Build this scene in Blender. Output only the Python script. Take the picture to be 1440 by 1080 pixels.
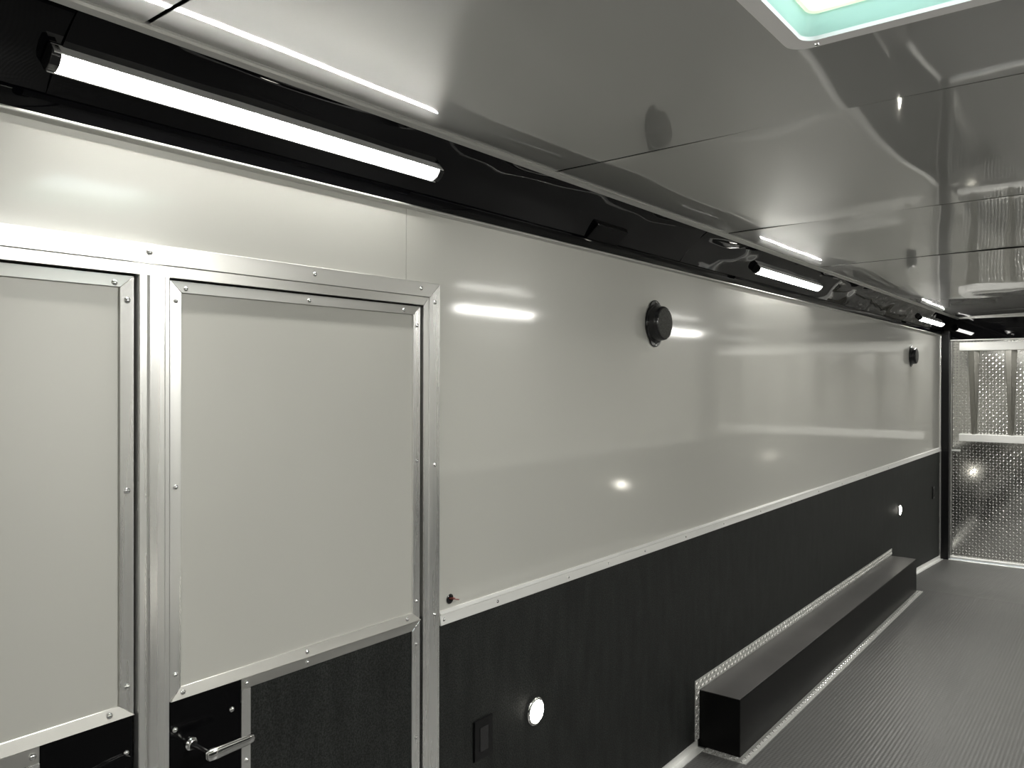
import bpy, bmesh, math, random
from mathutils import Vector, Matrix, noise

C = bpy.context.scene.collection
for o in list(bpy.data.objects):
    bpy.data.objects.remove(o, do_unlink=True)

# ------------------------------------------------------------------ camera
cam_data = bpy.data.cameras.new('camera')
cam_data.sensor_width = 36.0
cam_data.lens = 1123.0 * 36.0 / 1440.0
cam_data.clip_start = 0.02
cam = bpy.data.objects.new('camera', cam_data)
C.objects.link(cam)
YAW, PITCH, ROLL = 0.6638, -0.0035, 0.0024
f = Vector((-math.sin(YAW) * math.cos(PITCH), math.cos(YAW) * math.cos(PITCH), math.sin(PITCH)))
r = Vector((math.cos(YAW), math.sin(YAW), 0.0))
u = r.cross(f)
r2 = math.cos(ROLL) * r + math.sin(ROLL) * u
u2 = -math.sin(ROLL) * r + math.cos(ROLL) * u
M = Matrix(((r2.x, u2.x, -f.x, 1.4144), (r2.y, u2.y, -f.y, 0.0), (r2.z, u2.z, -f.z, 1.5), (0, 0, 0, 1)))
cam.matrix_world = M
bpy.context.scene.camera = cam

# ------------------------------------------------------------------ world, exposure
world = bpy.data.worlds.new('world')
bpy.context.scene.world = world
world.use_nodes = True
bg = world.node_tree.nodes['Background']
bg.inputs[0].default_value = (0.84, 0.95, 1.0, 1)
bg.inputs[1].default_value = 4.5
vs = bpy.context.scene.view_settings
vs.view_transform = 'Standard'
vs.look = 'None'
vs.gamma = 1.0
vs.use_curve_mapping = False
vs.exposure = 0.2
cy = bpy.context.scene.cycles
cy.use_denoising = True
cy.max_bounces = 10
cy.diffuse_bounces = 5
cy.glossy_bounces = 6
cy.sample_clamp_indirect = 6.0
cy.caustics_reflective = True
cy.blur_glossy = 0.3

LED_POWER = 48.0
LED_WATTS = 13.0
LED_SPREAD = 114
PUCK_POWER = 40.0

# ------------------------------------------------------------------ room numbers (metres)
W = 2.33            # inside width
YF, YE = -3.1, 8.26  # front wall, ramp door
HW = 1.927          # top of the side walls
HC = 2.0824         # ceiling at the coves
CV = 0.1345         # cove depth
WN = 0.9065         # top of wainscot trim
YB, ZE = 6.38, -0.122  # where the floor starts to fall, its height at the ramp

# ------------------------------------------------------------------ materials
def mat(name, base, rough=0.5, metal=0.0, spec=0.5, coat=0.0, coat_rough=0.1, coat_ior=1.5, noise_amt=0.0, noise_scale=8.0,
        bump=0.0, bump_scale=200.0, stretch=(1, 1, 1), bump_dist=0.001, rough_var=0.0, aniso=0.0, tangent=None):
    m = bpy.data.materials.new(name)
    m.use_nodes = True
    nt = m.node_tree
    b = nt.nodes['Principled BSDF']
    b.inputs['Base Color'].default_value = (*base, 1)
    b.inputs['Roughness'].default_value = rough
    b.inputs['Metallic'].default_value = metal
    b.inputs['Specular IOR Level'].default_value = spec
    b.inputs['Coat Weight'].default_value = coat
    b.inputs['Coat Roughness'].default_value = coat_rough
    b.inputs['Coat IOR'].default_value = coat_ior
    tc = nt.nodes.new('ShaderNodeTexCoord')
    mp = nt.nodes.new('ShaderNodeMapping')
    mp.inputs['Scale'].default_value = stretch
    nt.links.new(tc.outputs['Object'], mp.inputs[0])
    if noise_amt > 0 or rough_var > 0:
        n = nt.nodes.new('ShaderNodeTexNoise')
        n.inputs['Scale'].default_value = noise_scale
        n.inputs['Detail'].default_value = 4
        nt.links.new(mp.outputs[0], n.inputs[0])
        if noise_amt > 0:
            cr = nt.nodes.new('ShaderNodeMapRange')
            cr.inputs['From Min'].default_value = 0.3
            cr.inputs['From Max'].default_value = 0.7
            cr.inputs['To Min'].default_value = 1 - noise_amt
            cr.inputs['To Max'].default_value = 1 + noise_amt
            nt.links.new(n.outputs[0], cr.inputs[0])
            mx = nt.nodes.new('ShaderNodeVectorMath')
            mx.operation = 'SCALE'
            mx.inputs[0].default_value = base
            nt.links.new(cr.outputs[0], mx.inputs['Scale'])
            nt.links.new(mx.outputs[0], b.inputs['Base Color'])
        if rough_var > 0:
            cr = nt.nodes.new('ShaderNodeMapRange')
            cr.inputs['From Min'].default_value = 0.3
            cr.inputs['From Max'].default_value = 0.7
            cr.inputs['To Min'].default_value = max(0.02, rough - rough_var)
            cr.inputs['To Max'].default_value = rough + rough_var
            nt.links.new(n.outputs[0], cr.inputs[0])
            nt.links.new(cr.outputs[0], b.inputs['Roughness'])
    if tangent:
        b.inputs['Anisotropic'].default_value = aniso
        cx = nt.nodes.new('ShaderNodeCombineXYZ')
        for i in range(3): cx.inputs[i].default_value = tangent[i]
        nt.links.new(cx.outputs[0], b.inputs['Tangent'])
    if bump > 0:
        n2 = nt.nodes.new('ShaderNodeTexNoise')
        n2.inputs['Scale'].default_value = bump_scale
        n2.inputs['Detail'].default_value = 3
        nt.links.new(mp.outputs[0], n2.inputs[0])
        bp = nt.nodes.new('ShaderNodeBump')
        bp.inputs['Strength'].default_value = bump
        bp.inputs['Distance'].default_value = bump_dist
        nt.links.new(n2.outputs[0], bp.inputs['Height'])
        nt.links.new(bp.outputs[0], b.inputs['Normal'])
    return m

def emis(name, color, power):
    m = bpy.data.materials.new(name)
    m.use_nodes = True
    b = m.node_tree.nodes['Principled BSDF']
    b.inputs['Base Color'].default_value = (0.9, 0.9, 0.9, 1)
    b.inputs['Emission Color'].default_value = (*color, 1)
    b.inputs['Emission Strength'].default_value = power
    return m

M_WALL = mat('silver_wall_sheet', (0.595, 0.592, 0.552), rough=0.38, metal=0.28, spec=0.5, coat=1.0, coat_rough=0.08, coat_ior=1.75, noise_amt=0.015, noise_scale=1.3, aniso=0.6, tangent=(0, 0, 1))
M_CEIL = mat('silver_ceiling_sheet', (0.37, 0.37, 0.358), rough=0.38, metal=0.5, spec=0.5, coat=1.0, coat_rough=0.03, coat_ior=2.2, noise_amt=0.01, noise_scale=1.0, aniso=0.8, tangent=(1, 0, 0))
M_DOORSKIN = mat('silver_door_sheet', (0.49, 0.486, 0.452), rough=0.42, metal=0.2, spec=0.5, noise_amt=0.02, noise_scale=2.0, aniso=0.6, tangent=(0, 0, 1))
M_COVE = mat('gloss_black_cove', (0.002, 0.002, 0.003), rough=0.022, spec=0.28)
M_BLACK = mat('satin_black', (0.004, 0.004, 0.0045), rough=0.32, spec=0.3)
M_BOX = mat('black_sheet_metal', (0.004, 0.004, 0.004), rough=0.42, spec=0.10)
M_BOXTOP = mat('greyer_black_top', (0.06, 0.058, 0.056), rough=0.42, spec=0.5, noise_amt=0.12, noise_scale=5)  # box top set greyer than its sides, with faint random mottling
M_TREADW = mat('tread_plate_edging', (0.72, 0.72, 0.69), rough=0.34, metal=0.55)
M_LUG = mat('polished_lugs', (0.92, 0.92, 0.90), rough=0.22, metal=0.75)
M_RIB = mat('rib_aluminium', (0.27, 0.265, 0.245), rough=0.30, metal=1.0)
M_LATCH = mat('black_latch_plate', (0.0025, 0.0025, 0.003), rough=0.14, spec=0.15)
M_VOID = mat('dark_gap', (0.004, 0.004, 0.004), rough=0.9, spec=0.1)
M_ALU = mat('brushed_aluminium', (0.66, 0.655, 0.63), rough=0.33, metal=0.93, bump=0.012, bump_scale=60, stretch=(8, 0.25, 8), bump_dist=0.0006, rough_var=0.04, noise_scale=5)
M_ALUV = mat('brushed_aluminium_vertical', (0.82, 0.82, 0.805), rough=0.27, metal=0.85, bump=0.012, bump_scale=60, stretch=(8, 8, 0.25), bump_dist=0.0006, rough_var=0.05, noise_scale=5)
M_ALUD = mat('mill_aluminium', (0.88, 0.88, 0.86), rough=0.34, metal=0.5, rough_var=0.05, noise_scale=12)
M_RIVET = mat('rivet_metal', (0.85, 0.85, 0.85), rough=0.18, metal=1.0)
M_CHROME = mat('chrome', (0.85, 0.85, 0.85), rough=0.12, metal=1.0)
M_TREAD = mat('tread_plate', (0.66, 0.655, 0.63), rough=0.13, metal=1.0, rough_var=0.05, noise_scale=5, noise_amt=0.06)
M_SPK = mat('speaker_plastic', (0.012, 0.012, 0.013), rough=0.22, spec=0.5)
M_SPKFACE = mat('speaker_grille', (0.075, 0.075, 0.07), rough=0.75, spec=0.3, noise_amt=0.35, noise_scale=160, bump=0.5, bump_scale=500)
M_LENS = mat('white_plastic', (0.75, 0.75, 0.73), rough=0.4)
M_FLANGE = mat('white_vent_flange', (0.90, 0.88, 0.88), rough=0.35, spec=0.5)
M_RED = mat('red_wire_plastic', (0.16, 0.03, 0.022), rough=0.4)
M_LED = emis('led_tube', (1.0, 0.985, 0.93), LED_POWER)
M_PUCK = emis('puck_lens', (1.0, 0.96, 0.84), PUCK_POWER)

def carpet():
    m = mat('black_wainscot', (0.012, 0.0125, 0.012), rough=0.6, spec=0.25)
    nt = m.node_tree
    b = nt.nodes['Principled BSDF']
    tc = nt.nodes.new('ShaderNodeTexCoord')
    n = nt.nodes.new('ShaderNodeTexNoise'); n.inputs['Scale'].default_value = 260; n.inputs['Detail'].default_value = 2
    nt.links.new(tc.outputs['Object'], n.inputs[0])
    mp = nt.nodes.new('ShaderNodeMapping'); mp.inputs['Scale'].default_value = (9, 9, 2.2)
    nt.links.new(tc.outputs['Object'], mp.inputs[0])
    n2 = nt.nodes.new('ShaderNodeTexNoise'); n2.inputs['Scale'].default_value = 2.5; n2.inputs['Detail'].default_value = 5
    nt.links.new(mp.outputs[0], n2.inputs[0])
    r1 = nt.nodes.new('ShaderNodeValToRGB')
    r1.color_ramp.elements[0].position = 0.35; r1.color_ramp.elements[0].color = (0.005, 0.0053, 0.005, 1)
    r1.color_ramp.elements[1].position = 0.72; r1.color_ramp.elements[1].color = (0.026, 0.0285, 0.027, 1)
    nt.links.new(n.outputs[0], r1.inputs[0])
    mr = nt.nodes.new('ShaderNodeMapRange')
    mr.inputs['From Min'].default_value = 0.25; mr.inputs['From Max'].default_value = 0.75
    mr.inputs['To Min'].default_value = 0.65; mr.inputs['To Max'].default_value = 1.35
    nt.links.new(n2.outputs[0], mr.inputs[0])
    sc = nt.nodes.new('ShaderNodeVectorMath'); sc.operation = 'SCALE'
    nt.links.new(r1.outputs[0], sc.inputs[0]); nt.links.new(mr.outputs[0], sc.inputs['Scale'])
    nt.links.new(sc.outputs[0], b.inputs['Base Color'])
    bp = nt.nodes.new('ShaderNodeBump'); bp.inputs['Strength'].default_value = 0.5; bp.inputs['Distance'].default_value = 0.001
    nt.links.new(n.outputs[0], bp.inputs['Height']); nt.links.new(bp.outputs[0], b.inputs['Normal'])
    return m
M_CARPET = carpet()

def floor_mat():
    m = mat('ribbed_rubber_floor', (0.095, 0.095, 0.092), rough=0.33, spec=0.65, noise_amt=0.07, noise_scale=1.1, rough_var=0.03)
    nt = m.node_tree
    b = nt.nodes['Principled BSDF']
    tc = nt.nodes.new('ShaderNodeTexCoord')
    w1 = nt.nodes.new('ShaderNodeTexWave'); w1.bands_direction = 'X'; w1.wave_profile = 'SIN'
    w1.inputs['Scale'].default_value = 20.0     # rib pitch about 16 mm
    w1.inputs['Distortion'].default_value = 0.0
    w2 = nt.nodes.new('ShaderNodeTexWave'); w2.bands_direction = 'Y'; w2.wave_profile = 'SIN'
    w2.inputs['Scale'].default_value = 20.0
    nt.links.new(tc.outputs['Object'], w1.inputs[0]); nt.links.new(tc.outputs['Object'], w2.inputs[0])
    mm = nt.nodes.new('ShaderNodeMath'); mm.operation = 'MULTIPLY_ADD'
    nt.links.new(w2.outputs['Fac'], mm.inputs[0]); mm.inputs[1].default_value = 0.35
    nt.links.new(w1.outputs['Fac'], mm.inputs[2])
    bp = nt.nodes.new('ShaderNodeBump'); bp.inputs['Strength'].default_value = 0.5; bp.inputs['Distance'].default_value = 0.0012
    nt.links.new(mm.outputs[0], bp.inputs['Height']); nt.links.new(bp.outputs[0], b.inputs['Normal'])
    return m
M_FLOOR = floor_mat()

def translucent(name, col, trans_w, glow=None):
    m = bpy.data.materials.new(name); m.use_nodes = True
    nt = m.node_tree; nt.nodes.clear()
    out = nt.nodes.new('ShaderNodeOutputMaterial')
    t = nt.nodes.new('ShaderNodeBsdfTranslucent'); t.inputs[0].default_value = (*col, 1)
    d = nt.nodes.new('ShaderNodeBsdfDiffuse'); d.inputs[0].default_value = (*col, 1)
    mx = nt.nodes.new('ShaderNodeMixShader'); mx.inputs[0].default_value = trans_w
    nt.links.new(d.outputs[0], mx.inputs[1]); nt.links.new(t.outputs[0], mx.inputs[2])
    g = nt.nodes.new('ShaderNodeBsdfGlossy'); g.inputs['Roughness'].default_value = 0.15
    mx2 = nt.nodes.new('ShaderNodeMixShader'); mx2.inputs[0].default_value = 0.05
    nt.links.new(mx.outputs[0], mx2.inputs[1]); nt.links.new(g.outputs[0], mx2.inputs[2])
    nt.links.new(mx2.outputs[0], out.inputs[0])
    return m
M_DOME = translucent('vent_dome_plastic', (0.94, 1.0, 0.95), 0.8)
M_LIP = translucent('vent_lip_plastic', (0.93, 0.97, 0.72), 0.35)
M_SHAFT = translucent('vent_shaft_plastic', (0.66, 0.97, 0.86), 0.45)

# ------------------------------------------------------------------ helpers
class MB:
    def __init__(self):
        self.v = []; self.f = []
    def box(self, x0, x1, y0, y1, z0, z1):
        return self.prism([(y0, z0), (y1, z0), (y1, z1), (y0, z1)], x0, x1)
    def prism(self, pts, x0, x1):
        """polygon in (y, z), extruded in x"""
        n = len(pts); b = len(self.v)
        self.v += [(x0, p[0], p[1]) for p in pts] + [(x1, p[0], p[1]) for p in pts]
        self.f.append(tuple(b + i for i in range(n)))
        self.f.append(tuple(b + n + i for i in reversed(range(n))))
        for i in range(n):
            j = (i + 1) % n
            self.f.append((b + i, b + n + i, b + n + j, b + j))
        return self
    def plate(self, pts, x0, xf):
        """polygon in (y, z) whose outer face follows xf(y, z), so the strip can lean"""
        n = len(pts); b = len(self.v)
        self.v += [(x0, p[0], p[1]) for p in pts] + [(xf(*p), p[0], p[1]) for p in pts]
        self.f.append(tuple(b + i for i in range(n)))
        self.f.append(tuple(b + n + i for i in reversed(range(n))))
        for i in range(n):
            j = (i + 1) % n
            self.f.append((b + i, b + n + i, b + n + j, b + j))
        return self
    def extrude_y(self, prof, y0, y1):
        """closed polygon in (x, z), extruded in y"""
        n = len(prof); b = len(self.v)
        self.v += [(p[0], y0, p[1]) for p in prof] + [(p[0], y1, p[1]) for p in prof]
        self.f.append(tuple(b + i for i in range(n)))
        self.f.append(tuple(b + n + i for i in reversed(range(n))))
        for i in range(n):
            j = (i + 1) % n
            self.f.append((b + i, b + n + i, b + n + j, b + j))
        return self
    def extrude_z(self, prof, z0, z1):
        """closed polygon in (x, y), extruded in z"""
        n = len(prof); b = len(self.v)
        self.v += [(p[0], p[1], z0) for p in prof] + [(p[0], p[1], z1) for p in prof]
        self.f.append(tuple(b + i for i in range(n)))
        self.f.append(tuple(b + n + i for i in reversed(range(n))))
        for i in range(n):
            j = (i + 1) % n
            self.f.append((b + i, b + n + i, b + n + j, b + j))
        return self
    def lathe(self, prof, center, axis='x', n=40, sy=1.0, sz=1.0):
        """prof: list of (radius, height along axis); closed caps where radius is 0"""
        b = len(self.v); cx, cy_, cz = center
        rings = []
        for (rad, h) in prof:
            ring = []
            if rad < 1e-6:
                ring = [len(self.v)]
                self.v.append(self._ax(axis, center, 0, 0, h))
            else:
                for i in range(n):
                    a = 2 * math.pi * i / n
                    ring.append(len(self.v))
                    self.v.append(self._ax(axis, center, rad * math.cos(a) * sy, rad * math.sin(a) * sz, h))
            rings.append(ring)
        for a_, b_ in zip(rings, rings[1:]):
            for i in range(n):
                j = (i + 1) % n
                if len(a_) == 1 and len(b_) == 1: continue
                if len(a_) == 1: self.f.append((a_[0], b_[i], b_[j]))
                elif len(b_) == 1: self.f.append((a_[i], b_[0], a_[j]))
                else: self.f.append((a_[i], b_[i], b_[j], a_[j]))
        return self
    @staticmethod
    def _ax(axis, c, p, q, h):
        if axis == 'x': return (c[0] + h, c[1] + p, c[2] + q)
        if axis == 'y': return (c[0] + p, c[1] + h, c[2] + q)
        return (c[0] + p, c[1] + q, c[2] + h)
    def build(self, name, m, parent=None, bevel=0.0, smooth=False, flip=False, segs=1, angle=30):
        vs_ = self.v
        if flip: vs_ = [(W - x, y, z) for x, y, z in vs_]
        me = bpy.data.meshes.new(name)
        me.from_pydata(vs_, [], self.f)
        bm = bmesh.new(); bm.from_mesh(me)
        bmesh.ops.recalc_face_normals(bm, faces=bm.faces)
        if bevel > 0:
            es = [e for e in bm.edges if len(e.link_faces) == 2 and e.calc_face_angle(0) > math.radians(25)]
            bmesh.ops.bevel(bm, geom=es, offset=bevel, segments=segs, affect='EDGES', clamp_overlap=True)
        if smooth:
            for fc in bm.faces: fc.smooth = True
            for e in bm.edges:
                if len(e.link_faces) == 2 and e.calc_face_angle(0) > math.radians(angle): e.smooth = False
        bm.to_mesh(me); bm.free()
        me.materials.append(m)
        o = bpy.data.objects.new(name, me)
        C.objects.link(o)
        if parent: 
            o.parent = parent
            o.matrix_parent_inverse = Matrix.Translation(-parent.location)
        return o

def empty(name, loc=(0, 0, 0)):
    o = bpy.data.objects.new(name, None); C.objects.link(o); o.location = loc
    o.empty_display_size = 0.1
    return o

def tag(o, label, cat, kind=None, group=None):
    o['label'] = label; o['category'] = cat
    if kind: o['kind'] = kind
    if group: o['group'] = group
    return o

def S(name, label, cat, loc=(0, 0, 0)):
    return tag(empty(name, loc), label, cat, 'structure')

# one dome rivet mesh, shared; flat back lies on x = 0
_rm = {}
def rivet(parent, x, y, z, rad=0.0058, m=None, name='rivet', flip=False):
    m = m or M_RIVET
    k = (rad, m.name, flip)
    if k not in _rm:
        b = MB()
        b.lathe([(rad * 1.0, 0.0), (rad * 0.98, rad * 0.22), (rad * 0.8, rad * 0.5), (rad * 0.45, rad * 0.72), (0, rad * 0.8)], (0, 0, 0), 'x', 12)
        me = bpy.data.meshes.new('rivet')
        vv = [(-a, b_, c_) if flip else (a, b_, c_) for a, b_, c_ in b.v]
        me.from_pydata(vv, [], b.f)
        for p in me.polygons: p.use_smooth = True
        me.materials.append(m)
        _rm[k] = me
    o = bpy.data.objects.new(name, _rm[k]); C.objects.link(o)
    o.parent = parent
    o.location = Vector(((W - x) if flip else x, y, z)) - parent.location
    return o

random.seed(7)

# tread-plate lugs: raised lozenges laid in a chequer, on any plane
def lugs(origin, ax_u, ax_v, nrm, u0, u1, v0, v1, pitch=0.026, L=0.0105, Wd=0.0034, H=0.0013, skip=None):
    b = MB(); O_ = Vector(origin); U_ = Vector(ax_u); V_ = Vector(ax_v); N_ = Vector(nrm)
    nu = max(1, int((u1 - u0) / pitch)); nv = max(1, int((v1 - v0) / pitch))
    for i in range(nu):
        for j in range(nv):
            cu = u0 + (i + 0.5) * (u1 - u0) / nu; cv = v0 + (j + 0.5) * (v1 - v0) / nv
            if skip and skip(cu, cv): continue
            a = math.radians(45 if (i + j) % 2 else -45)
            d = U_ * math.cos(a) + V_ * math.sin(a); w = -U_ * math.sin(a) + V_ * math.cos(a)
            c = O_ + U_ * cu + V_ * cv
            k = len(b.v)
            for (pl, pw, ph) in ((-1, 0, 0), (-.45, 1, 0), (.45, 1, 0), (1, 0, 0), (.45, -1, 0), (-.45, -1, 0), (-.5, 0, 1), (.5, 0, 1)):
                p = c + d * (pl * L) + w * (pw * Wd) + N_ * (ph * H)
                b.v.append(tuple(p))
            b.f += [(k, k + 1, k + 6), (k + 1, k + 2, k + 7, k + 6), (k + 2, k + 3, k + 7), (k + 3, k + 4, k + 7), (k + 4, k + 5, k + 6, k + 7), (k + 5, k, k + 6)]
    return b

# ================================================================== SHELL
# ---- floor: level, then falling towards the ramp
b = MB()
b.v = [(-.02, YF, 0), (W + .02, YF, 0), (W + .02, YB, 0), (-.02, YB, 0), (-.02, 8.5, ZE * (8.5 - YB) / (YE - YB)), (W + .02, 8.5, ZE * (8.5 - YB) / (YE - YB)),
       (-.02, YF, -.3), (W + .02, YF, -.3), (W + .02, 8.5, -.3), (-.02, 8.5, -.3)]
b.f = [(0, 1, 2, 3), (3, 2, 5, 4), (6, 9, 8, 7), (0, 6, 7, 1), (4, 5, 8, 9), (0, 3, 4, 9, 6), (1, 7, 8, 5, 2)]
fl = b.build('floor', M_FLOOR)
tag(fl, 'dark grey ribbed rubber trailer floor dipping at the ramp end', 'floor', 'structure')

def floor_z(y):
    return 0.0 if y < YB else ZE * (y - YB) / (YE - YB)

# ---- ceiling: crowned sheets with lapped seams
VX0, VX1, VY0, VY1 = 0.962, 1.370, 0.968, 1.376    # vent cut-out
seams = [YF, -1.66, -0.50, 0.66, 1.824, 3.001, 4.156, 5.280, 6.44, 7.60, YE + 0.02]
ceil = S('ceiling', 'glossy silver ceiling of wide sheets with dark seams', 'ceiling')
def crown(x):
    return HC + 0.014 * math.sin(math.pi * (x - CV) / (W - 2 * CV))
for k in range(len(seams) - 1):
    y0, y1 = seams[k] + 0.0042, seams[k + 1] - 0.0042
    hole = y0 < VY0 < y1
    xs = [0.10 + (W - 0.20) * i / 44 for i in range(45)]
    ys = [y0 + (y1 - y0) * i / 22 for i in range(23)]
    if hole:
        xs = sorted([x for x in xs if min(abs(x - VX0), abs(x - VX1)) > 0.02] + [VX0, VX1])
        ys = sorted([y for y in ys if min(abs(y - VY0), abs(y - VY1)) > 0.02] + [VY0, VY1])
    bm_ = MB(); idx = {}
    for i, x in enumerate(xs):
        for j, y in enumerate(ys):
            e = min(1.0, (x - 0.10) / 0.10, (W - 0.10 - x) / 0.10)
            s = (y - y0) / (y1 - y0)
            z = crown(x) + 0.0042 * e * noise.noise(Vector((x * 2.1, y * 1.3, k * 7.3))) + 0.0007 * e * noise.noise(Vector((x * 6.0, y * 3.5, k * 3.1)))
            idx[i, j] = len(bm_.v); bm_.v.append((x, y, z))
    for i in range(len(xs) - 1):
        for j in range(len(ys) - 1):
            if hole and VX0 - 1e-4 <= xs[i] and xs[i + 1] <= VX1 + 1e-4 and VY0 - 1e-4 <= ys[j] and ys[j + 1] <= VY1 + 1e-4: continue
            bm_.f.append((idx[i, j], idx[i, j + 1], idx[i + 1, j + 1], idx[i + 1, j]))
    # rolled-up edges at both seams give the sheets a visible thickness
    for j, zz in ((0, 1), (len(ys) - 1, -1)):
        for i in range(len(xs) - 1):
            a_, c_ = idx[i, j], idx[i + 1, j]
            va, vc = bm_.v[a_], bm_.v[c_]
            k1 = len(bm_.v); bm_.v += [(va[0], va[1], va[2]), (vc[0], vc[1], vc[2]), (vc[0], vc[1], vc[2] + .0015), (va[0], va[1], va[2] + .0015)]
            bm_.f.append((k1, k1 + 1, k1 + 2, k1 + 3) if zz > 0 else (k1 + 1, k1, k1 + 3, k1 + 2))
    me = bpy.data.meshes.new('ceiling_panel'); me.from_pydata(bm_.v, [], bm_.f)
    for p in me.polygons: p.use_smooth = abs(p.normal.z) > 0.5
    me.materials.append(M_CEIL)
    o = bpy.data.objects.new('ceiling_panel', me); C.objects.link(o); o.parent = ceil
b = MB()
zt = HC + 0.030
b.box(-.1, W + .1, YF - .1, VY0, zt, zt + .03); b.box(-.1, W + .1, VY1, YE + .4, zt, zt + .03)
b.box(-.1, VX0, VY0, VY1, zt, zt + .03); b.box(VX1, W + .1, VY0, VY1, zt, zt + .03)
b.build('roof_deck', M_VOID, ceil)

# ---- side walls
def side(flip):
    nm = 'wall_right' if flip else 'wall_left'
    w = S(nm, 'right side wall' if flip else 'left side wall of silver sheets over a black wainscot', 'wall')
    if flip: w['label'] = 'right side wall behind the camera, silver sheet over black wainscot'
    if not flip:
        MB().prism([(YF, 1.722), (1.3844, 1.722), (1.3844, HW), (YF, HW)], -.004, 0).build('wall_panel', M_WALL, w)
        MB().prism([(1.3856, 1.722), (1.470, 1.722), (1.470, WN - .02), (8.165, WN - .02), (8.165, HW), (1.3856, HW)], -.004, 0).build('wall_panel', M_WALL, w)
        MB().prism([(YF, WN - .02), (-.02, WN - .02), (-.02, 1.722), (YF, 1.722)], -.004, 0).build('wall_panel', M_WALL, w)
        MB().prism([(1.470, 0), (YB, 0), (8.165, floor_z(8.165)), (8.165, WN - .02), (1.470, WN - .02)], -.004, -.0005).build('wainscot_panel', M_CARPET, w)
        MB().prism([(YF, 0), (-.02, 0), (-.02, WN - .02), (YF, WN - .02)], -.004, -.0005).build('wainscot_panel', M_CARPET, w)
    else:
        MB().prism([(YF, WN - .02), (8.165, WN - .02), (8.165, HW), (YF, HW)], -.004, 0).build('wall_panel', M_WALL, w, flip=True)
        MB().prism([(YF, 0), (YB, 0), (8.165, floor_z(8.165)), (8.165, WN - .02), (YF, WN - .02)], -.004, -.0005).build('wainscot_panel', M_CARPET, w, flip=True)
    MB().box(-.10, -.03 if not flip else -.004, YF - .1, YE + .4, -.3, HC + .06).build('wall_backing', M_VOID, w, flip=flip)
    return w
wall_left = side(False)
wall_right = side(True)

wf = MB().box(-.1, W + .1, YF - .1, YF, -.3, HC + .06).build('wall_front', M_WALL)
tag(wf, 'silver front wall of the trailer behind the camera', 'wall', 'structure')

# ---- wainscot cap trims, wall-top trims, baseboards, cove, ceiling edge strips
trim_no = [1]
def trim(label, cat='trim', loc=(0, 0, 0)):
    o = S('trim_%d' % trim_no[0], label, cat, loc); trim_no[0] += 1
    return o

def cap_profile():
    z0, z1 = WN - .036, WN
    return [(-.003, z0), (.0095, z0), (.0102, z0 + .002), (.0062, z1 - .011), (.0095, z1 - .008), (.0092, z1 - .006), (.0035, z1), (-.003, z1)]
for flip in (False, True):
    t = trim('aluminium trim rail of riveted strip capping the black wainscot' if not flip else 'aluminium wainscot rail on the wall behind the camera')
    MB().extrude_y(cap_profile(), 1.502 if not flip else YF, 8.165).build('cap_rail', M_ALUD, t, flip=flip)
    if not flip:
        for y, rad in ((1.515, .0052), (1.735, .0052), (2.09, .0048), (2.33, .0042), (2.585, .0042), (2.92, .0042), (3.29, .004), (3.72, .004), (4.15, .004), (4.6, .004), (5.05, .004), (5.6, .004), (6.2, .004)):
            rivet(t, .0072, y, WN - .023, rad)
# strips that finish the top of each side wall
for flip in (False, True):
    t = trim('thin bright aluminium strip along the top of the silver wall, under the black cove' if not flip else 'thin aluminium strip along the top of the wall behind the camera')
    MB().extrude_y([(-.003, HW - .004), (.004, HW - .004), (.0125, HW - .001), (.0135, HW + .002), (.0125, HW + .006), (-.003, HW + .006)], YF, 8.165).build('edge_strip', M_ALU, t, bevel=.0008, flip=flip)
# strips between cove and ceiling
for flip in (False, True):
    t = trim('bright aluminium edge strip where black cove meets silver ceiling' if not flip else 'aluminium edge strip between cove and ceiling behind the camera')
    MB().extrude_y([(CV - .010, HC - .006), (CV - .008, HC - .013), (CV + .001, HC - .006), (CV + .008, HC - .003), (CV + .008, HC + .004), (CV - .010, HC + .004)], YF, YE).build('edge_strip', M_ALU, t, bevel=.0008, flip=flip)

# baseboards (small angle profile on wall and floor)
def base_profile(dz=0):
    return [(-.003, .032), (.003, .032), (.004, .004), (.030, .003), (.032, -.003), (-.003, -.003)]
bbl = S('baseboard_left', 'aluminium angle strip along the foot of the black wainscot', 'baseboard')
MB().extrude_y(base_profile(), 1.50, 3.045).build('angle_strip', M_ALUD, bbl)
def slope_piece(flip, parent, ya):
    b = MB()
    pr = base_profile()
    n = len(pr)
    b.v = []
    for y in (ya, YB, 8.165):
        b.v += [(p[0], y, p[1] + floor_z(y)) for p in pr]
    b.f = [tuple(range(n)), tuple(reversed(range(2 * n, 3 * n)))]
    for s in range(2):
        for i in range(n):
            j = (i + 1) % n
            b.f.append((s * n + i, (s + 1) * n + i, (s + 1) * n + j, s * n + j))
    b.build('angle_strip', M_ALUD, parent, flip=flip)
slope_piece(False, bbl, 6.345)
bbr = S('baseboard_right', 'aluminium angle strip at the foot of the wall behind the camera', 'baseboard')
slope_piece(True, bbr, YF)

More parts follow.
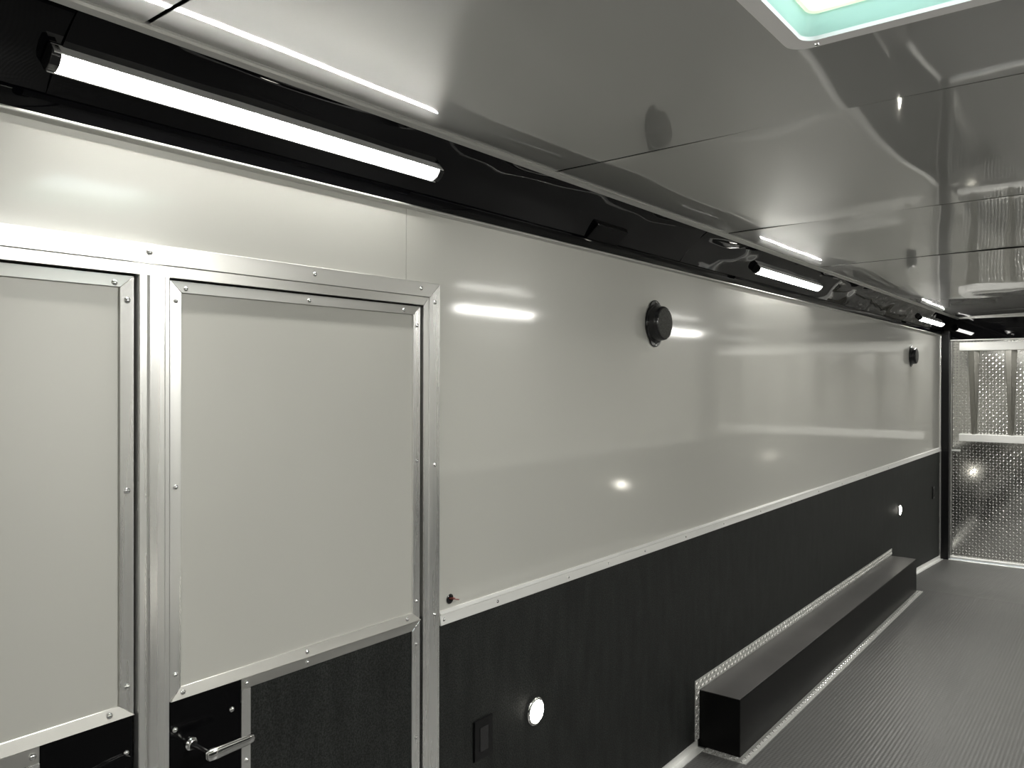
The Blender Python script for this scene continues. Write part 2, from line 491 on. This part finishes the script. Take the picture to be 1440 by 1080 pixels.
# cove: glossy black sheets, slightly buckled, lapped at the joints
def cove(flip):
    t = trim('glossy black sloping cove of buckled sheets above the left wall' if not flip else 'glossy black cove above the wall behind the camera', 'cove')
    joints = [YF, 0.56, 2.86, 5.10, 7.36, YE]
    A = Vector((0.007, 1.970)); B = Vector((CV - .004, HC - .004))
    nrm = Vector((B.y - A.y, -(B.x - A.x))).normalized()      # into the room, (x, z)
    for k in range(5):
        y0, y1 = joints[k], joints[k + 1]
        ny = int((y1 - y0) / 0.035); nv = 10
        b = MB()
        amp = (0.0022, 0.0038, 0.0045, 0.0036, 0.0022)[k]
        for i in range(ny + 1):
            y = y0 + (y1 - y0) * i / ny
            e = 1.0
            lap = 0.0016 * (1 - i / ny)                       # each sheet's near end laps over the last
            for j in range(nv + 1):
                s = j / nv
                w = math.sin(math.pi * s) ** 0.8
                d = -.0080 * 4 * s * (1 - s) + amp * w * (noise.noise(Vector((y * 2.6, s * 1.2, k * 9.1 + (50 if flip else 0)))) + 0.4 * noise.noise(Vector((y * 7.0, s * 2.5, k * 5.0)))) + lap
                p = A.lerp(B, s) + nrm * d
                b.v.append((p.x, y, p.y))
        for i in range(ny):
            for j in range(nv):
                a_ = i * (nv + 1) + j
                b.f.append((a_, a_ + 1, a_ + nv + 2, a_ + nv + 1))
        # upstand under the crease, down to the wall-top strip
        k0 = len(b.v)
        for i in range(ny + 1):
            y = y0 + (y1 - y0) * i / ny
            b.v += [(0.007, y, 1.970), (0.010, y, 1.964), (0.009, y, 1.926), (0.004, y, 1.926)]
        for i in range(ny):
            for j in range(3):
                a_ = k0 + i * 4 + j
                b.f.append((a_, a_ + 1, a_ + 5, a_ + 4))
        b.build('cove_panel', M_COVE, t, smooth=True, flip=flip, angle=40)
    # far end stop and ribs behind the sheets (solid, so no light leaks in)
    MB().extrude_y([(-.004, 1.95), (-.002, 1.975), (.05, 2.022), (CV - .02, HC + .02), (CV, HC + .06), (-.004, HC + .06)], YF, YE).build('cove_backing', M_VOID, t, flip=flip)
cove(False); cove(True)

# vertical aluminium strip and black corner post at the far end
for flip in (False, True):
    t = trim('black corner post beside the ramp door with a thin silver edge' if not flip else 'black corner post at the far end of the wall behind the camera', 'post')
    MB().box(-.03, .068, 8.185, 8.34, -.16, HW + .04).build('post', M_BLACK, t, bevel=.002, flip=flip)
    MB().box(-.004, .006, 8.150, 8.186, -.14, HW).build('wall_end_strip', M_ALUV, t, bevel=.001, flip=flip)
t = trim('glossy black header beam across the trailer above the ramp door', 'header')
MB().box(0, W, 8.245, 8.36, 1.888, HC + .03).build('header_beam', M_COVE, t, bevel=.003)
MB().box(CV, W - CV, 8.236, 8.246, HC - .006, HC + .010).build('header_top_strip', M_ALU, t)
MB().box(.068, W - .068, 8.236, 8.262, 1.880, 1.888).build('header_foot_strip', M_ALUD, t)

# ================================================================== RAMP DOOR (far end)
ramp = S('door_3', 'diamond-plate ramp door closing the far end of the trailer', 'door', (W / 2, 8.28, ZE))
MB().box(.072, W - .072, 8.285, 8.33, ZE + .010, 1.90).build('tread_sheet', M_TREAD, ramp)
def in_flap(x, z): return .145 < x < W - .145 and .965 < z < 1.865
o = lugs((0, 8.285, 0), (1, 0, 0), (0, 0, 1), (0, -1, 0), .078, W - .078, ZE + .02, 1.885, skip=in_flap).build('tread_lugs', M_LUG, ramp); o['kind'] = 'stuff'
MB().box(.150, W - .150, 8.272, 8.285, .99, 1.84).build('flap_sheet', M_TREAD, ramp, bevel=.001)
o = lugs((0, 8.272, 0), (1, 0, 0), (0, 0, 1), (0, -1, 0), .152, W - .152, 1.03, 1.785).build('flap_lugs', M_LUG, ramp); o['kind'] = 'stuff'
MB().box(.143, W - .143, 8.215, 8.272, 1.786, 1.862).build('flap_top_bar', M_ALUD, ramp, bevel=.003)
MB().box(.143, W - .143, 8.215, 8.272, .966, 1.032).build('flap_bottom_bar', M_ALUD, ramp, bevel=.003)
MB().box(.068, .0745, 8.268, 8.29, ZE + .005, 1.885).build('side_edge_strip', M_ALUV, ramp)
MB().box(W - .0745, W - .068, 8.268, 8.29, ZE + .005, 1.885).build('side_edge_strip', M_ALUV, ramp)
MB().box(.068, W - .068, 8.250, 8.29, ZE + .006, ZE + .028).build('foot_strip', M_ALUD, ramp, bevel=.002)
MB().box(.068, .145, 8.268, 8.286, .868, .884).build('side_tab_strip', M_ALUD, ramp)
MB().box(.06, W - .06, 8.19, 8.222, ZE - .002, ZE + .008).build('threshold_strip', M_ALUD, ramp, bevel=.001)
def rib(xt0, xt1, xb0, xb1, zt=1.786, zb=1.032):
    # tapered folded channel with a ridge down its face
    b = MB()
    yb, yr = 8.272, 8.222
    ct = (xt0 * .42 + xt1 * .58); cb = (xb0 * .42 + xb1 * .58)
    b.v = [(xt0, yb, zt), (xt0 + .008, yr + .012, zt), (ct, yr, zt), (xt1 - .006, yb - .010, zt), (xt1, yb, zt),
           (xb0, yb, zb), (xb0 + .004, yr + .012, zb), (cb, yr, zb), (xb1 - .004, yb - .010, zb), (xb1, yb, zb)]
    b.f = [(i, i + 1, i + 6, i + 5) for i in range(4)] + [(4, 3, 2, 1, 0), (5, 6, 7, 8, 9), (0, 5, 9, 4)]
    b.build('rib', M_RIB, ramp)
for i in range(7):
    dx = .2865 * i
    rib(.203 + dx, .302 + dx, .237 + dx, .277 + dx)

# ================================================================== DOUBLE DOOR in the left wall
T = 0.006
fr = trim('brushed aluminium frame around the double door with its centre post', 'door frame', (0, .76, 0))
# outer band, groove step and inner band, mitred at the right corner
zo, zg, zi = 1.7475, 1.711, 1.690
yo, yg, yi = 1.498, 1.460, 1.442
ylo = -.02
MB().prism([(ylo, zg), (yg, zg), (yo, zo), (ylo, zo)], -.003, T + .003).build('frame_header', M_ALU, fr, bevel=.0012)
MB().prism([(ylo, zi), (yi, zi), (yg, zg), (ylo, zg)], -.02, T - .001).build('frame_header_lip', M_ALU, fr, bevel=.0008)
MB().prism([(yg, 0), (yo, 0), (yo, zo), (yg, zg)], -.003, T + .003).build('frame_jamb', M_ALUV, fr, bevel=.0012)
MB().prism([(yi, 0), (yg, 0), (yg, zg), (yi, zi)], -.02, T - .001).build('frame_jamb_lip', M_ALUV, fr, bevel=.0008)
MB().prism([(ylo, 0), (.02, 0), (.02, zi), (ylo, zi)], -.003, T + .003).build('frame_jamb', M_ALUV, fr, bevel=.0012)
# centre post: raised face between two lower shoulders
MB().extrude_z([(-.025, .712), (.012, .712), (.0135, .7135), (.0135, .726), (.0165, .728), (.0175, .730), (.0175, .757), (.0165, .759), (.0135, .761), (.0135, .768), (.012, .7695), (-.025, .7695)], 0, zi - .0005).build('centre_post', M_ALUV, fr)
for y, z in ((.733, 1.731), (1.101, 1.731), (1.428, 1.731)): rivet(fr, T + .003, y, z, .0058)
for y, z in ((1.4785, 1.70), (1.4785, 1.287), (1.4785, .905), (1.4785, .5)): rivet(fr, T + .003, y, z, .0055)
rivet(fr, T + .003, .38, 1.731)

def leaf(name, label, ya, yb, latch_left, full):
    """one leaf; ya..yb its width"""
    d = S(name, label, 'door', (0, (ya + yb) / 2, .02))
    w = .026
    z1, z0 = 1.686, .903
    MB().box(-.022, .000, ya + .002, yb - .002, z0, z1).build('door_skin', M_DOORSKIN, d)
    MB().box(-.022, -.001, ya + .002, yb - .002, .02, z0).build('wainscot_panel', M_CARPET, d)
    x0, wi = 0.0, w - .004
    k = .0045
    MB().plate([(ya, z1), (yb, z1), (yb - w, z1 - wi), (ya + w - .004, z1 - wi)], x0, lambda y, z: k - .0016 + .0036 * (z1 - z) / wi).build('edge_trim', M_ALU, d, bevel=.0006)
    MB().plate([(ya, z0), (ya + w - .004, z0 + wi), (ya + w - .004, z1 - wi), (ya, z1)], x0, lambda y, z: k - .0004 + .0010 * (y - ya) / w).build('edge_trim', M_ALUV, d, bevel=.0006)
    MB().plate([(yb, z0), (yb, z1), (yb - w, z1 - wi), (yb - w, z0 + wi)], x0, lambda y, z: k - .0016 + .0024 * (yb - y) / w).build('edge_trim', M_ALUV, d, bevel=.0006)
    MB().plate([(ya, z0), (yb, z0), (yb - w, z0 + wi), (ya + w - .004, z0 + wi)], x0, lambda y, z: k - .0012 + .0052 * (z0 + wi - z) / wi).build('edge_trim', M_ALU, d, bevel=.0006)
    return d
d2 = leaf('door_2', 'right leaf of the double door, silver panel with chrome lever handle', .7745, 1.432, True, True)
lz1, lz0 = .9015, .880
MB().prism([(.926, lz0), (.926, lz1), (1.432, lz1), (1.405, lz0)], -.001, .0040).build('lower_trim', M_ALU, d2, bevel=.0008)
MB().prism([(1.405, .03), (1.432, .03), (1.432, lz1 - .0005), (1.405, lz0 - .0005)], -.001, .0040).build('lower_trim', M_ALUV, d2, bevel=.0008)
MB().box(-.001, .0040, .9265, .9475, .35, lz0 - .0005).build('lower_trim', M_ALUV, d2, bevel=.0008)
lp = MB().box(-.001, .0032, .7755, .9255, .40, lz1).build('latch_plate', M_LATCH, d2, bevel=.0015)
for y, z in ((.785, .848), (.904, .848)): rivet(d2, .0032, y, z, .0058, name='latch_screw')
for y, z in ((.805, 1.672), (1.09, 1.673), (1.372, 1.673)): rivet(d2, .0045, y, z, .0052)
for z in (1.648, 1.301, .951): rivet(d2, .0045, .7855, z, .0050)
for z in (1.638, 1.301, .952): rivet(d2, .0045, 1.4185, z, .0050)
for y in (.80, 1.085, 1.385): rivet(d2, .0056, y, .9145, .0052)
for y, z in ((.937, .891), (1.087, .891), (1.418, .890), (1.418, .845), (1.418, .612), (.937, .735)): rivet(d2, .0040, y, z, .0050)
# lever handle: slim spindle out of the plate, then a flat bar along the door
hb = MB()
hb.lathe([(0, .003), (.012, .003), (.012, .007), (.0075, .010), (.0055, .014), (.005, .060), (.0065, .068), (.0065, .076), (0, .078)], (0, .8165, .8115), 'x', 20)
handle = hb.build('handle', M_CHROME, d2, smooth=True)
bar = MB()
st = [(-.010, .0035, .0055), (-.006, .0075, .0100), (.010, .0080, .0110), (.040, .0060, .0100), (.075, .0050, .0090), (.088, .0042, .0075), (.092, .0020, .0040)]
n = 16
for (dy, hx, hz) in st:
    for i in range(n):
        a = 2 * math.pi * i / n
        cx = abs(math.cos(a)) ** .55 * (1 if math.cos(a) >= 0 else -1); sz = abs(math.sin(a)) ** .55 * (1 if math.sin(a) >= 0 else -1)
        bar.v.append((.074 + hx * cx, .8165 + dy, .8105 + hz * sz))
for k in range(len(st) - 1):
    for i in range(n):
        j = (i + 1) % n
        bar.f.append((k * n + i, k * n + j, (k + 1) * n + j, (k + 1) * n + i))
bar.f += [tuple(range(n)), tuple(reversed(range((len(st) - 1) * n, len(st) * n)))]
hbar = bar.build('lever', M_CHROME, handle, smooth=True, angle=60)
hbar.matrix_parent_inverse = Matrix.Identity(4)

d1 = leaf('door_1', 'left leaf of the double door, silver panel cut by the photo edge', .05, .708, False, True)
MB().box(-.001, .0040, .077, .552, lz0 - .006, lz1).build('lower_trim', M_ALU, d1, bevel=.0008)
MB().box(-.001, .0040, .531, .5525, .35, lz0 - .0065).build('lower_trim', M_ALUV, d1, bevel=.0008)
MB().box(-.001, .0032, .5535, .7065, .40, lz1).build('latch_plate', M_LATCH, d1, bevel=.0015)
for y, z in ((.694, .838), (.645, .820)): rivet(d1, .0032, y, z, .0055, name='latch_screw')
for y, z in ((.672, 1.671), (.38, 1.671)): rivet(d1, .0045, y, z, .0058)
for z in (1.642, 1.304, .956): rivet(d1, .0045, .695, z, .0058)
rivet(d1, .0056, .664, .9145, .0058)
rivet(d1, .0040, .541, .888, .0060)
# raised latch case with a curled lip low on the plate
lc = MB()
lc.prism([(.600, .40), (.700, .40), (.700, .8325), (.690, .838), (.660, .8355), (.625, .829), (.604, .815)], .003, .010)
lc.build('latch_case', M_LATCH, d1, bevel=.0015)

# dark reveal behind the leaves
MB().box(-.029, -.022, -.02, 1.48, 0, 1.72).build('door_reveal', M_VOID, wall_left)

# ================================================================== WHEEL BOX on the floor along the left wall
bx0, bx1, by0, by1, bz = 0.0, .1756, 3.062, 6.30, .2315
wb = tag(empty('wheel_box', (.09, 4.68, 0)), 'long low black wheel box on the floor against the left wall, edged in diamond plate', 'wheel box')
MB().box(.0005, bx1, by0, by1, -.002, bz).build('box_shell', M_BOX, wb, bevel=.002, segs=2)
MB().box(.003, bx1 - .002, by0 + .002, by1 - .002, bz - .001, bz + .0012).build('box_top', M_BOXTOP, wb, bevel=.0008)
fz = 0.0015
MB().box(bx1 - .001, .2155, by0 - .038, by1 + .015, 0, fz + .001).build('floor_flange', M_TREADW, wb)
MB().box(.034, bx1, by0 - .038, by0 + .001, 0, fz + .001).build('floor_flange', M_TREADW, wb)
MB().box(0, .002, by0 - .038, by1 + .045, bz, bz + .046).build('wall_flange', M_TREADW, wb)
MB().box(0, .002, by0 - .038, by0 + .001, .032, bz).build('wall_flange', M_TREADW, wb)
lg = lugs((0, 0, fz + .001), (1, 0, 0), (0, 1, 0), (0, 0, 1), bx1 + .001, .2135, by0 - .036, by1 + .012, pitch=.019, L=.0100, Wd=.0036, H=.0026)
l2 = lugs((0, 0, fz + .001), (1, 0, 0), (0, 1, 0), (0, 0, 1), .036, bx1, by0 - .036, by0 - .001, pitch=.0175, L=.0095, Wd=.0034, H=.0024)
def join(a, b_):
    k = len(a.v); a.v += b_.v; a.f += [tuple(i + k for i in q) for q in b_.f]
join(lg, l2)
join(lg, lugs((.002, 0, 0), (0, 1, 0), (0, 0, 1), (1, 0, 0), by0 - .036, by1 + .043, bz + .002, bz + .044, pitch=.019, L=.0098, Wd=.0034, H=.0024))
join(lg, lugs((.002, 0, 0), (0, 1, 0), (0, 0, 1), (1, 0, 0), by0 - .037, by0, .034, bz, pitch=.0175, L=.0095, Wd=.0034, H=.0024))
o = lg.build('tread_lugs', M_LUG, wb); o['kind'] = 'stuff'

# ================================================================== LED STRIP LIGHTS on the coves
A = Vector((0.007, 1.970)); B = Vector((CV - .004, HC - .004))
ndir = Vector((B.y - A.y, -(B.x - A.x))).normalized(); tdir = (B - A).normalized()
ang = math.atan2(ndir.y, ndir.x)
def led_strip(y0, y1, flip, label, group):
    mid = A.lerp(B, .40)
    root = tag(empty('led_strip_light', ((W - mid.x) if flip else mid.x, (y0 + y1) / 2, mid.y)), label, 'light', group=group)
    def pt(a, h): 
        p = mid + tdir * a + ndir * h
        return (p.x, p.y)
    hw = .0195
    housing = [pt(-hw, -.007), pt(hw, -.007), pt(hw, .016), pt(hw - .002, .016), pt(hw - .002, .008), pt(-hw + .002, .008), pt(-hw + .002, .016), pt(-hw, .016)]
    MB().extrude_y(housing, y0, y1).build('housing', M_ALUD, root, flip=flip)
    lens = []
    for i in range(11):
        a = math.pi * i / 10
        lens.append(pt(math.cos(a) * (hw - .0022), .0135 + math.sin(a) * .0035))
    MB().extrude_y(lens, y0 + .012, y1 - .012).build('lens', M_LED, root, smooth=True, flip=flip)
    for yy in ((y0 - .004, y0 + .012), (y1 - .012, y1 + .004)):
        cap = [pt(-hw, -.006), pt(hw, -.006), pt(hw, .012), pt(hw * .75, .019), pt(0, .0225), pt(-hw * .75, .019), pt(-hw, .012)]
        MB().extrude_y(cap, *yy).build('end_cap', M_SPK, root, bevel=.001, flip=flip)
    # the diodes behind the lens throw most of the light straight out from the cove
    ld = bpy.data.lights.new('diodes', 'AREA')
    ld.shape = 'RECTANGLE'; ld.size = .030; ld.size_y = (y1 - y0) - .04
    ld.energy = LED_WATTS * ((y1 - y0) / .9); ld.color = (1.0, 0.985, 0.93); ld.spread = math.radians(LED_SPREAD)
    lo = bpy.data.objects.new('diodes', ld); C.objects.link(lo); lo.parent = root
    p = mid + ndir * .0185
    nx = -ndir.x if flip else ndir.x
    zax = Vector((-nx, 0, -ndir.y)); yax = Vector((0, 1, 0)); xax = yax.cross(zax)
    Mw = Matrix(((xax.x, yax.x, zax.x, (W - p.x) if flip else p.x), (xax.y, yax.y, zax.y, (y0 + y1) / 2), (xax.z, yax.z, zax.z, p.y), (0, 0, 0, 1)))
    lo.matrix_parent_inverse = Matrix.Translation(-root.location); lo.matrix_basis = Mw
    return root
led_strip(.543, 1.432, False, 'nearest and longest-looking LED strip light, glowing on the black cove above the double door', 'LED strips on the left cove')
led_strip(3.516, 4.429, False, 'middle LED strip light on the left cove, past the nearer round speaker', 'LED strips on the left cove')
led_strip(6.97, 7.90, False, 'farthest LED strip light on the left cove, beside the black header', 'LED strips on the left cove')
led_strip(-2.43, -1.53, False, 'added unseen LED strip on the left cove near the front wall, behind the camera', 'LED strips on the left cove')  # unseen; added at the row's spacing for extra light from the front
led_strip(-1.88, -.98, True, 'added unseen LED strip on the opposite cove near the front wall, behind the camera', 'LED strips on the right cove')  # also added out of view, carrying the right row forward for more light
led_strip(1.09, 1.98, True, 'LED strip on the opposite cove, level with the roof vent', 'LED strips on the right cove')
led_strip(4.06, 4.96, True, 'LED strip halfway along the opposite cove, out of frame', 'LED strips on the right cove')
led_strip(7.00, 7.92, True, 'LED strip at the ramp end of the opposite cove, out of frame', 'LED strips on the right cove')

# ================================================================== PUCK LIGHTS low on the wainscot
def puck(y, z, flip, label, group):
    root = tag(empty('puck_light', (W if flip else 0, y, z)), label, 'light', group=group)
    MB().lathe([(0, -.0005), (.041, -.0005), (.0415, .002), (.039, .0045), (.034, .0055), (.034, .003), (0, .003)], (0, y, z), 'x', 36).build('bezel', M_CHROME, root, smooth=True, flip=flip, angle=35)
    MB().lathe([(.0335, .0031), (.033, .006), (.027, .0085), (.015, .0100), (0, .0105)], (0, y, z), 'x', 36).build('lens', M_PUCK, root, smooth=True, flip=flip, angle=60)
    return root
puck(1.926, .512, False, 'round glowing puck light on the black wainscot beside the near outlet', 'puck lights on the left wainscot')
puck(6.588, .528, False, 'small round puck light on the wainscot past the wheel box', 'puck lights on the left wainscot')
puck(1.90, .53, True, 'puck light low on the opposite wainscot near the camera', 'puck lights on the right wainscot')
puck(6.42, .55, True, 'puck light low on the opposite wainscot near the ramp', 'puck lights on the right wainscot')

# ================================================================== ROUND SPEAKERS
def speaker(y, z, label):
    root = tag(empty('wall_speaker', (0, y, z)), label, 'speaker', group='round black speakers on the silver wall')
    # flange with an ear above and below
    pts = []
    for i in range(72):
        a = 2 * math.pi * i / 72
        ear = max(0.0, abs(math.sin(a)) - .80) / .20
        rr = .0765 + .011 * min(1, ear) ** .8
        pts.append((y + rr * math.cos(a) * .98, z + rr * math.sin(a)))
    MB().prism(pts, .0005, .006).build('flange', M_SPK, root, bevel=.0022, smooth=True, segs=2)
    MB().lathe([(.074, .005), (.071, .010), (.066, .012), (.0640, .030), (.0620, .040), (.0590, .044), (.0575, .0445), (0, .0445)], (0, y, z), 'x', 56).build('body', M_SPK, root, smooth=True, angle=35)
    MB().lathe([(0, .0440), (.0555, .0440), (.0555, .0455), (.050, .0475), (.03, .0485), (0, .0488)], (0, y, z), 'x', 48).build('grille', M_SPKFACE, root, smooth=True, angle=50)
    for s in (1, -1):
        rivet(root, .006, y, z + s * .0795, .0046, M_RIVET, 'screw')
    return root
speaker(2.668, 1.7155, 'nearer round black speaker with grey grille on the silver wall')
speaker(6.953, 1.709, 'farther, small-looking round black speaker near the end of the silver wall')

# ================================================================== OUTLETS
def outlet(y, z, label):
    root = tag(empty('wall_outlet', (0, y, z)), label, 'outlet', group='black outlets in the wainscot')
    MB().box(0, .0065, y - .040, y + .040, z - .056, z + .056).build('cover_plate', M_BLACK, root, bevel=.0025, segs=2)
    MB().box(.006, .0085, y - .0175, y + .0175, z - .034, z + .034).build('receptacle', M_SPK, root, bevel=.0015)
    return root
outlet(1.679, .520, 'black outlet plate on the wainscot right of the double door')
outlet(7.850, .526, 'small black outlet plate on the wainscot near the corner post')

# ================================================================== WIRE HOLE with a red lead
wh = tag(empty('wire_hole', (0, 1.545, .930)), 'dark wire hole with a short red lead just above the rail beside the door frame', 'wire hole')
MB().lathe([(0, .0004), (.0125, .0004), (.0130, .0020), (.0110, .0032), (.0085, .0010), (0, .0008)], (0, 1.545, .930), 'x', 24).build('grommet', M_SPK, wh, smooth=True)
def tube(pts, rad, name, m, parent, n=8):
    b = MB()
    P = [Vector(p) for p in pts]
    for i, p in enumerate(P):
        d = (P[min(i + 1, len(P) - 1)] - P[max(i - 1, 0)]).normalized()
        s = d.cross(Vector((0, 0, 1)));
        if s.length < .1: s = d.cross(Vector((0, 1, 0)))
        s.normalize(); t_ = d.cross(s)
        for k in range(n):
            a = 2 * math.pi * k / n
            b.v.append(tuple(p + s * rad * math.cos(a) + t_ * rad * math.sin(a)))
    for i in range(len(P) - 1):
        for k in range(n):
            j = (k + 1) % n
            b.f.append((i * n + k, i * n + j, (i + 1) * n + j, (i + 1) * n + k))
    b.f += [tuple(range(n)), tuple(reversed(range((len(P) - 1) * n, len(P) * n)))]
    return b.build(name, m, parent, smooth=True)
tube([(.001, 1.545, .930), (.010, 1.549, .930), (.016, 1.560, .928), (.012, 1.568, .925)], .0017, 'red_wire', M_RED, wh)
tube([(.001, 1.543, .932), (.011, 1.546, .934), (.013, 1.552, .932)], .0016, 'red_wire', M_RED, wh)

# ================================================================== small black box on the cove
cb = tag(empty('cove_box', (.05, 2.27, 1.96)), 'small square black box fixed to the cove left of the nearer speaker', 'box')
def slab(pa, pb, h0, h1, y0, y1):
    q = []
    for a, h in ((pa, h0), (pb, h0), (pb, h1), (pa, h1)):
        p = A.lerp(B, a) + ndir * h
        q.append((p.x, p.y))
    return MB().extrude_y(q, y0, y1)
slab(-.02, .36, -.007, .008, 2.185, 2.375).build('box_cover', M_LATCH, cb, bevel=.002)
slab(-.01, .37, -.008, -.002, 2.180, 2.380).build('box_base', M_LATCH, cb)

# ================================================================== ROOF VENT
vt = tag(empty('roof_vent', ((VX0 + VX1) / 2, (VY0 + VY1) / 2, HC)), 'square white roof vent with rounded flange and daylight glowing through it', 'vent')
vcx, vcy = 1.166, 1.172
zc_ = HC + .008
def rrect(hx, hy, rad, n=10):
    pts = []
    for (sx, sy, a0) in ((1, 1, 0), (-1, 1, 90), (-1, -1, 180), (1, -1, 270)):
        for i in range(n + 1):
            a = math.radians(a0 + 90 * i / n)
            pts.append((vcx + sx * (hx - rad) + rad * math.cos(a), vcy + sy * (hy - rad) + rad * math.sin(a)))
    return pts
def loft(levels, name, m, closed_top=False):
    b = MB(); N = None
    for (hx, rad, z) in levels:
        p = rrect(hx, hx, rad); N = len(p)
        b.v += [(q[0], q[1], z) for q in p]
    for k in range(len(levels) - 1):
        for i in range(N):
            j = (i + 1) % N
            b.f.append((k * N + i, k * N + j, (k + 1) * N + j, (k + 1) * N + i))
    if closed_top: b.f.append(tuple((len(levels) - 1) * N + i for i in range(N)))
    o = b.build(name, m, vt, smooth=True, angle=35)
    return o
loft([(.231, .034, zc_ + .008), (.232, .034, zc_ - .012), (.229, .034, zc_ - .0155), (.204, .026, zc_ - .0165), (.199, .024, zc_ - .0165), (.197, .022, zc_ - .010)], 'flange', M_FLANGE)
loft([(.1975, .022, zc_ - .011), (.193, .022, zc_ - .004), (.187, .020, zc_ + .024)], 'shaft', M_SHAFT)
loft([(.1872, .020, zc_ + .0235), (.184, .018, zc_ + .0205), (.1805, .016, zc_ + .023), (.1795, .015, zc_ + .030)], 'lip', M_LIP)
loft([(.181, .014, zc_ + .029), (.178, .014, zc_ + .0305), (.160, .020, zc_ + .034), (.10, .03, zc_ + .038)], 'dome', M_DOME, True)
for (x, y) in ((.984, 1.389), (1.348, 1.389), (.984, .955), (1.348, .955)):
    b = MB(); b.lathe([(.0045, 0), (.004, -.002), (0, -.003)], (x, y, zc_ - .0160), 'z', 12)
    b.build('screw', M_RIVET, vt, smooth=True)
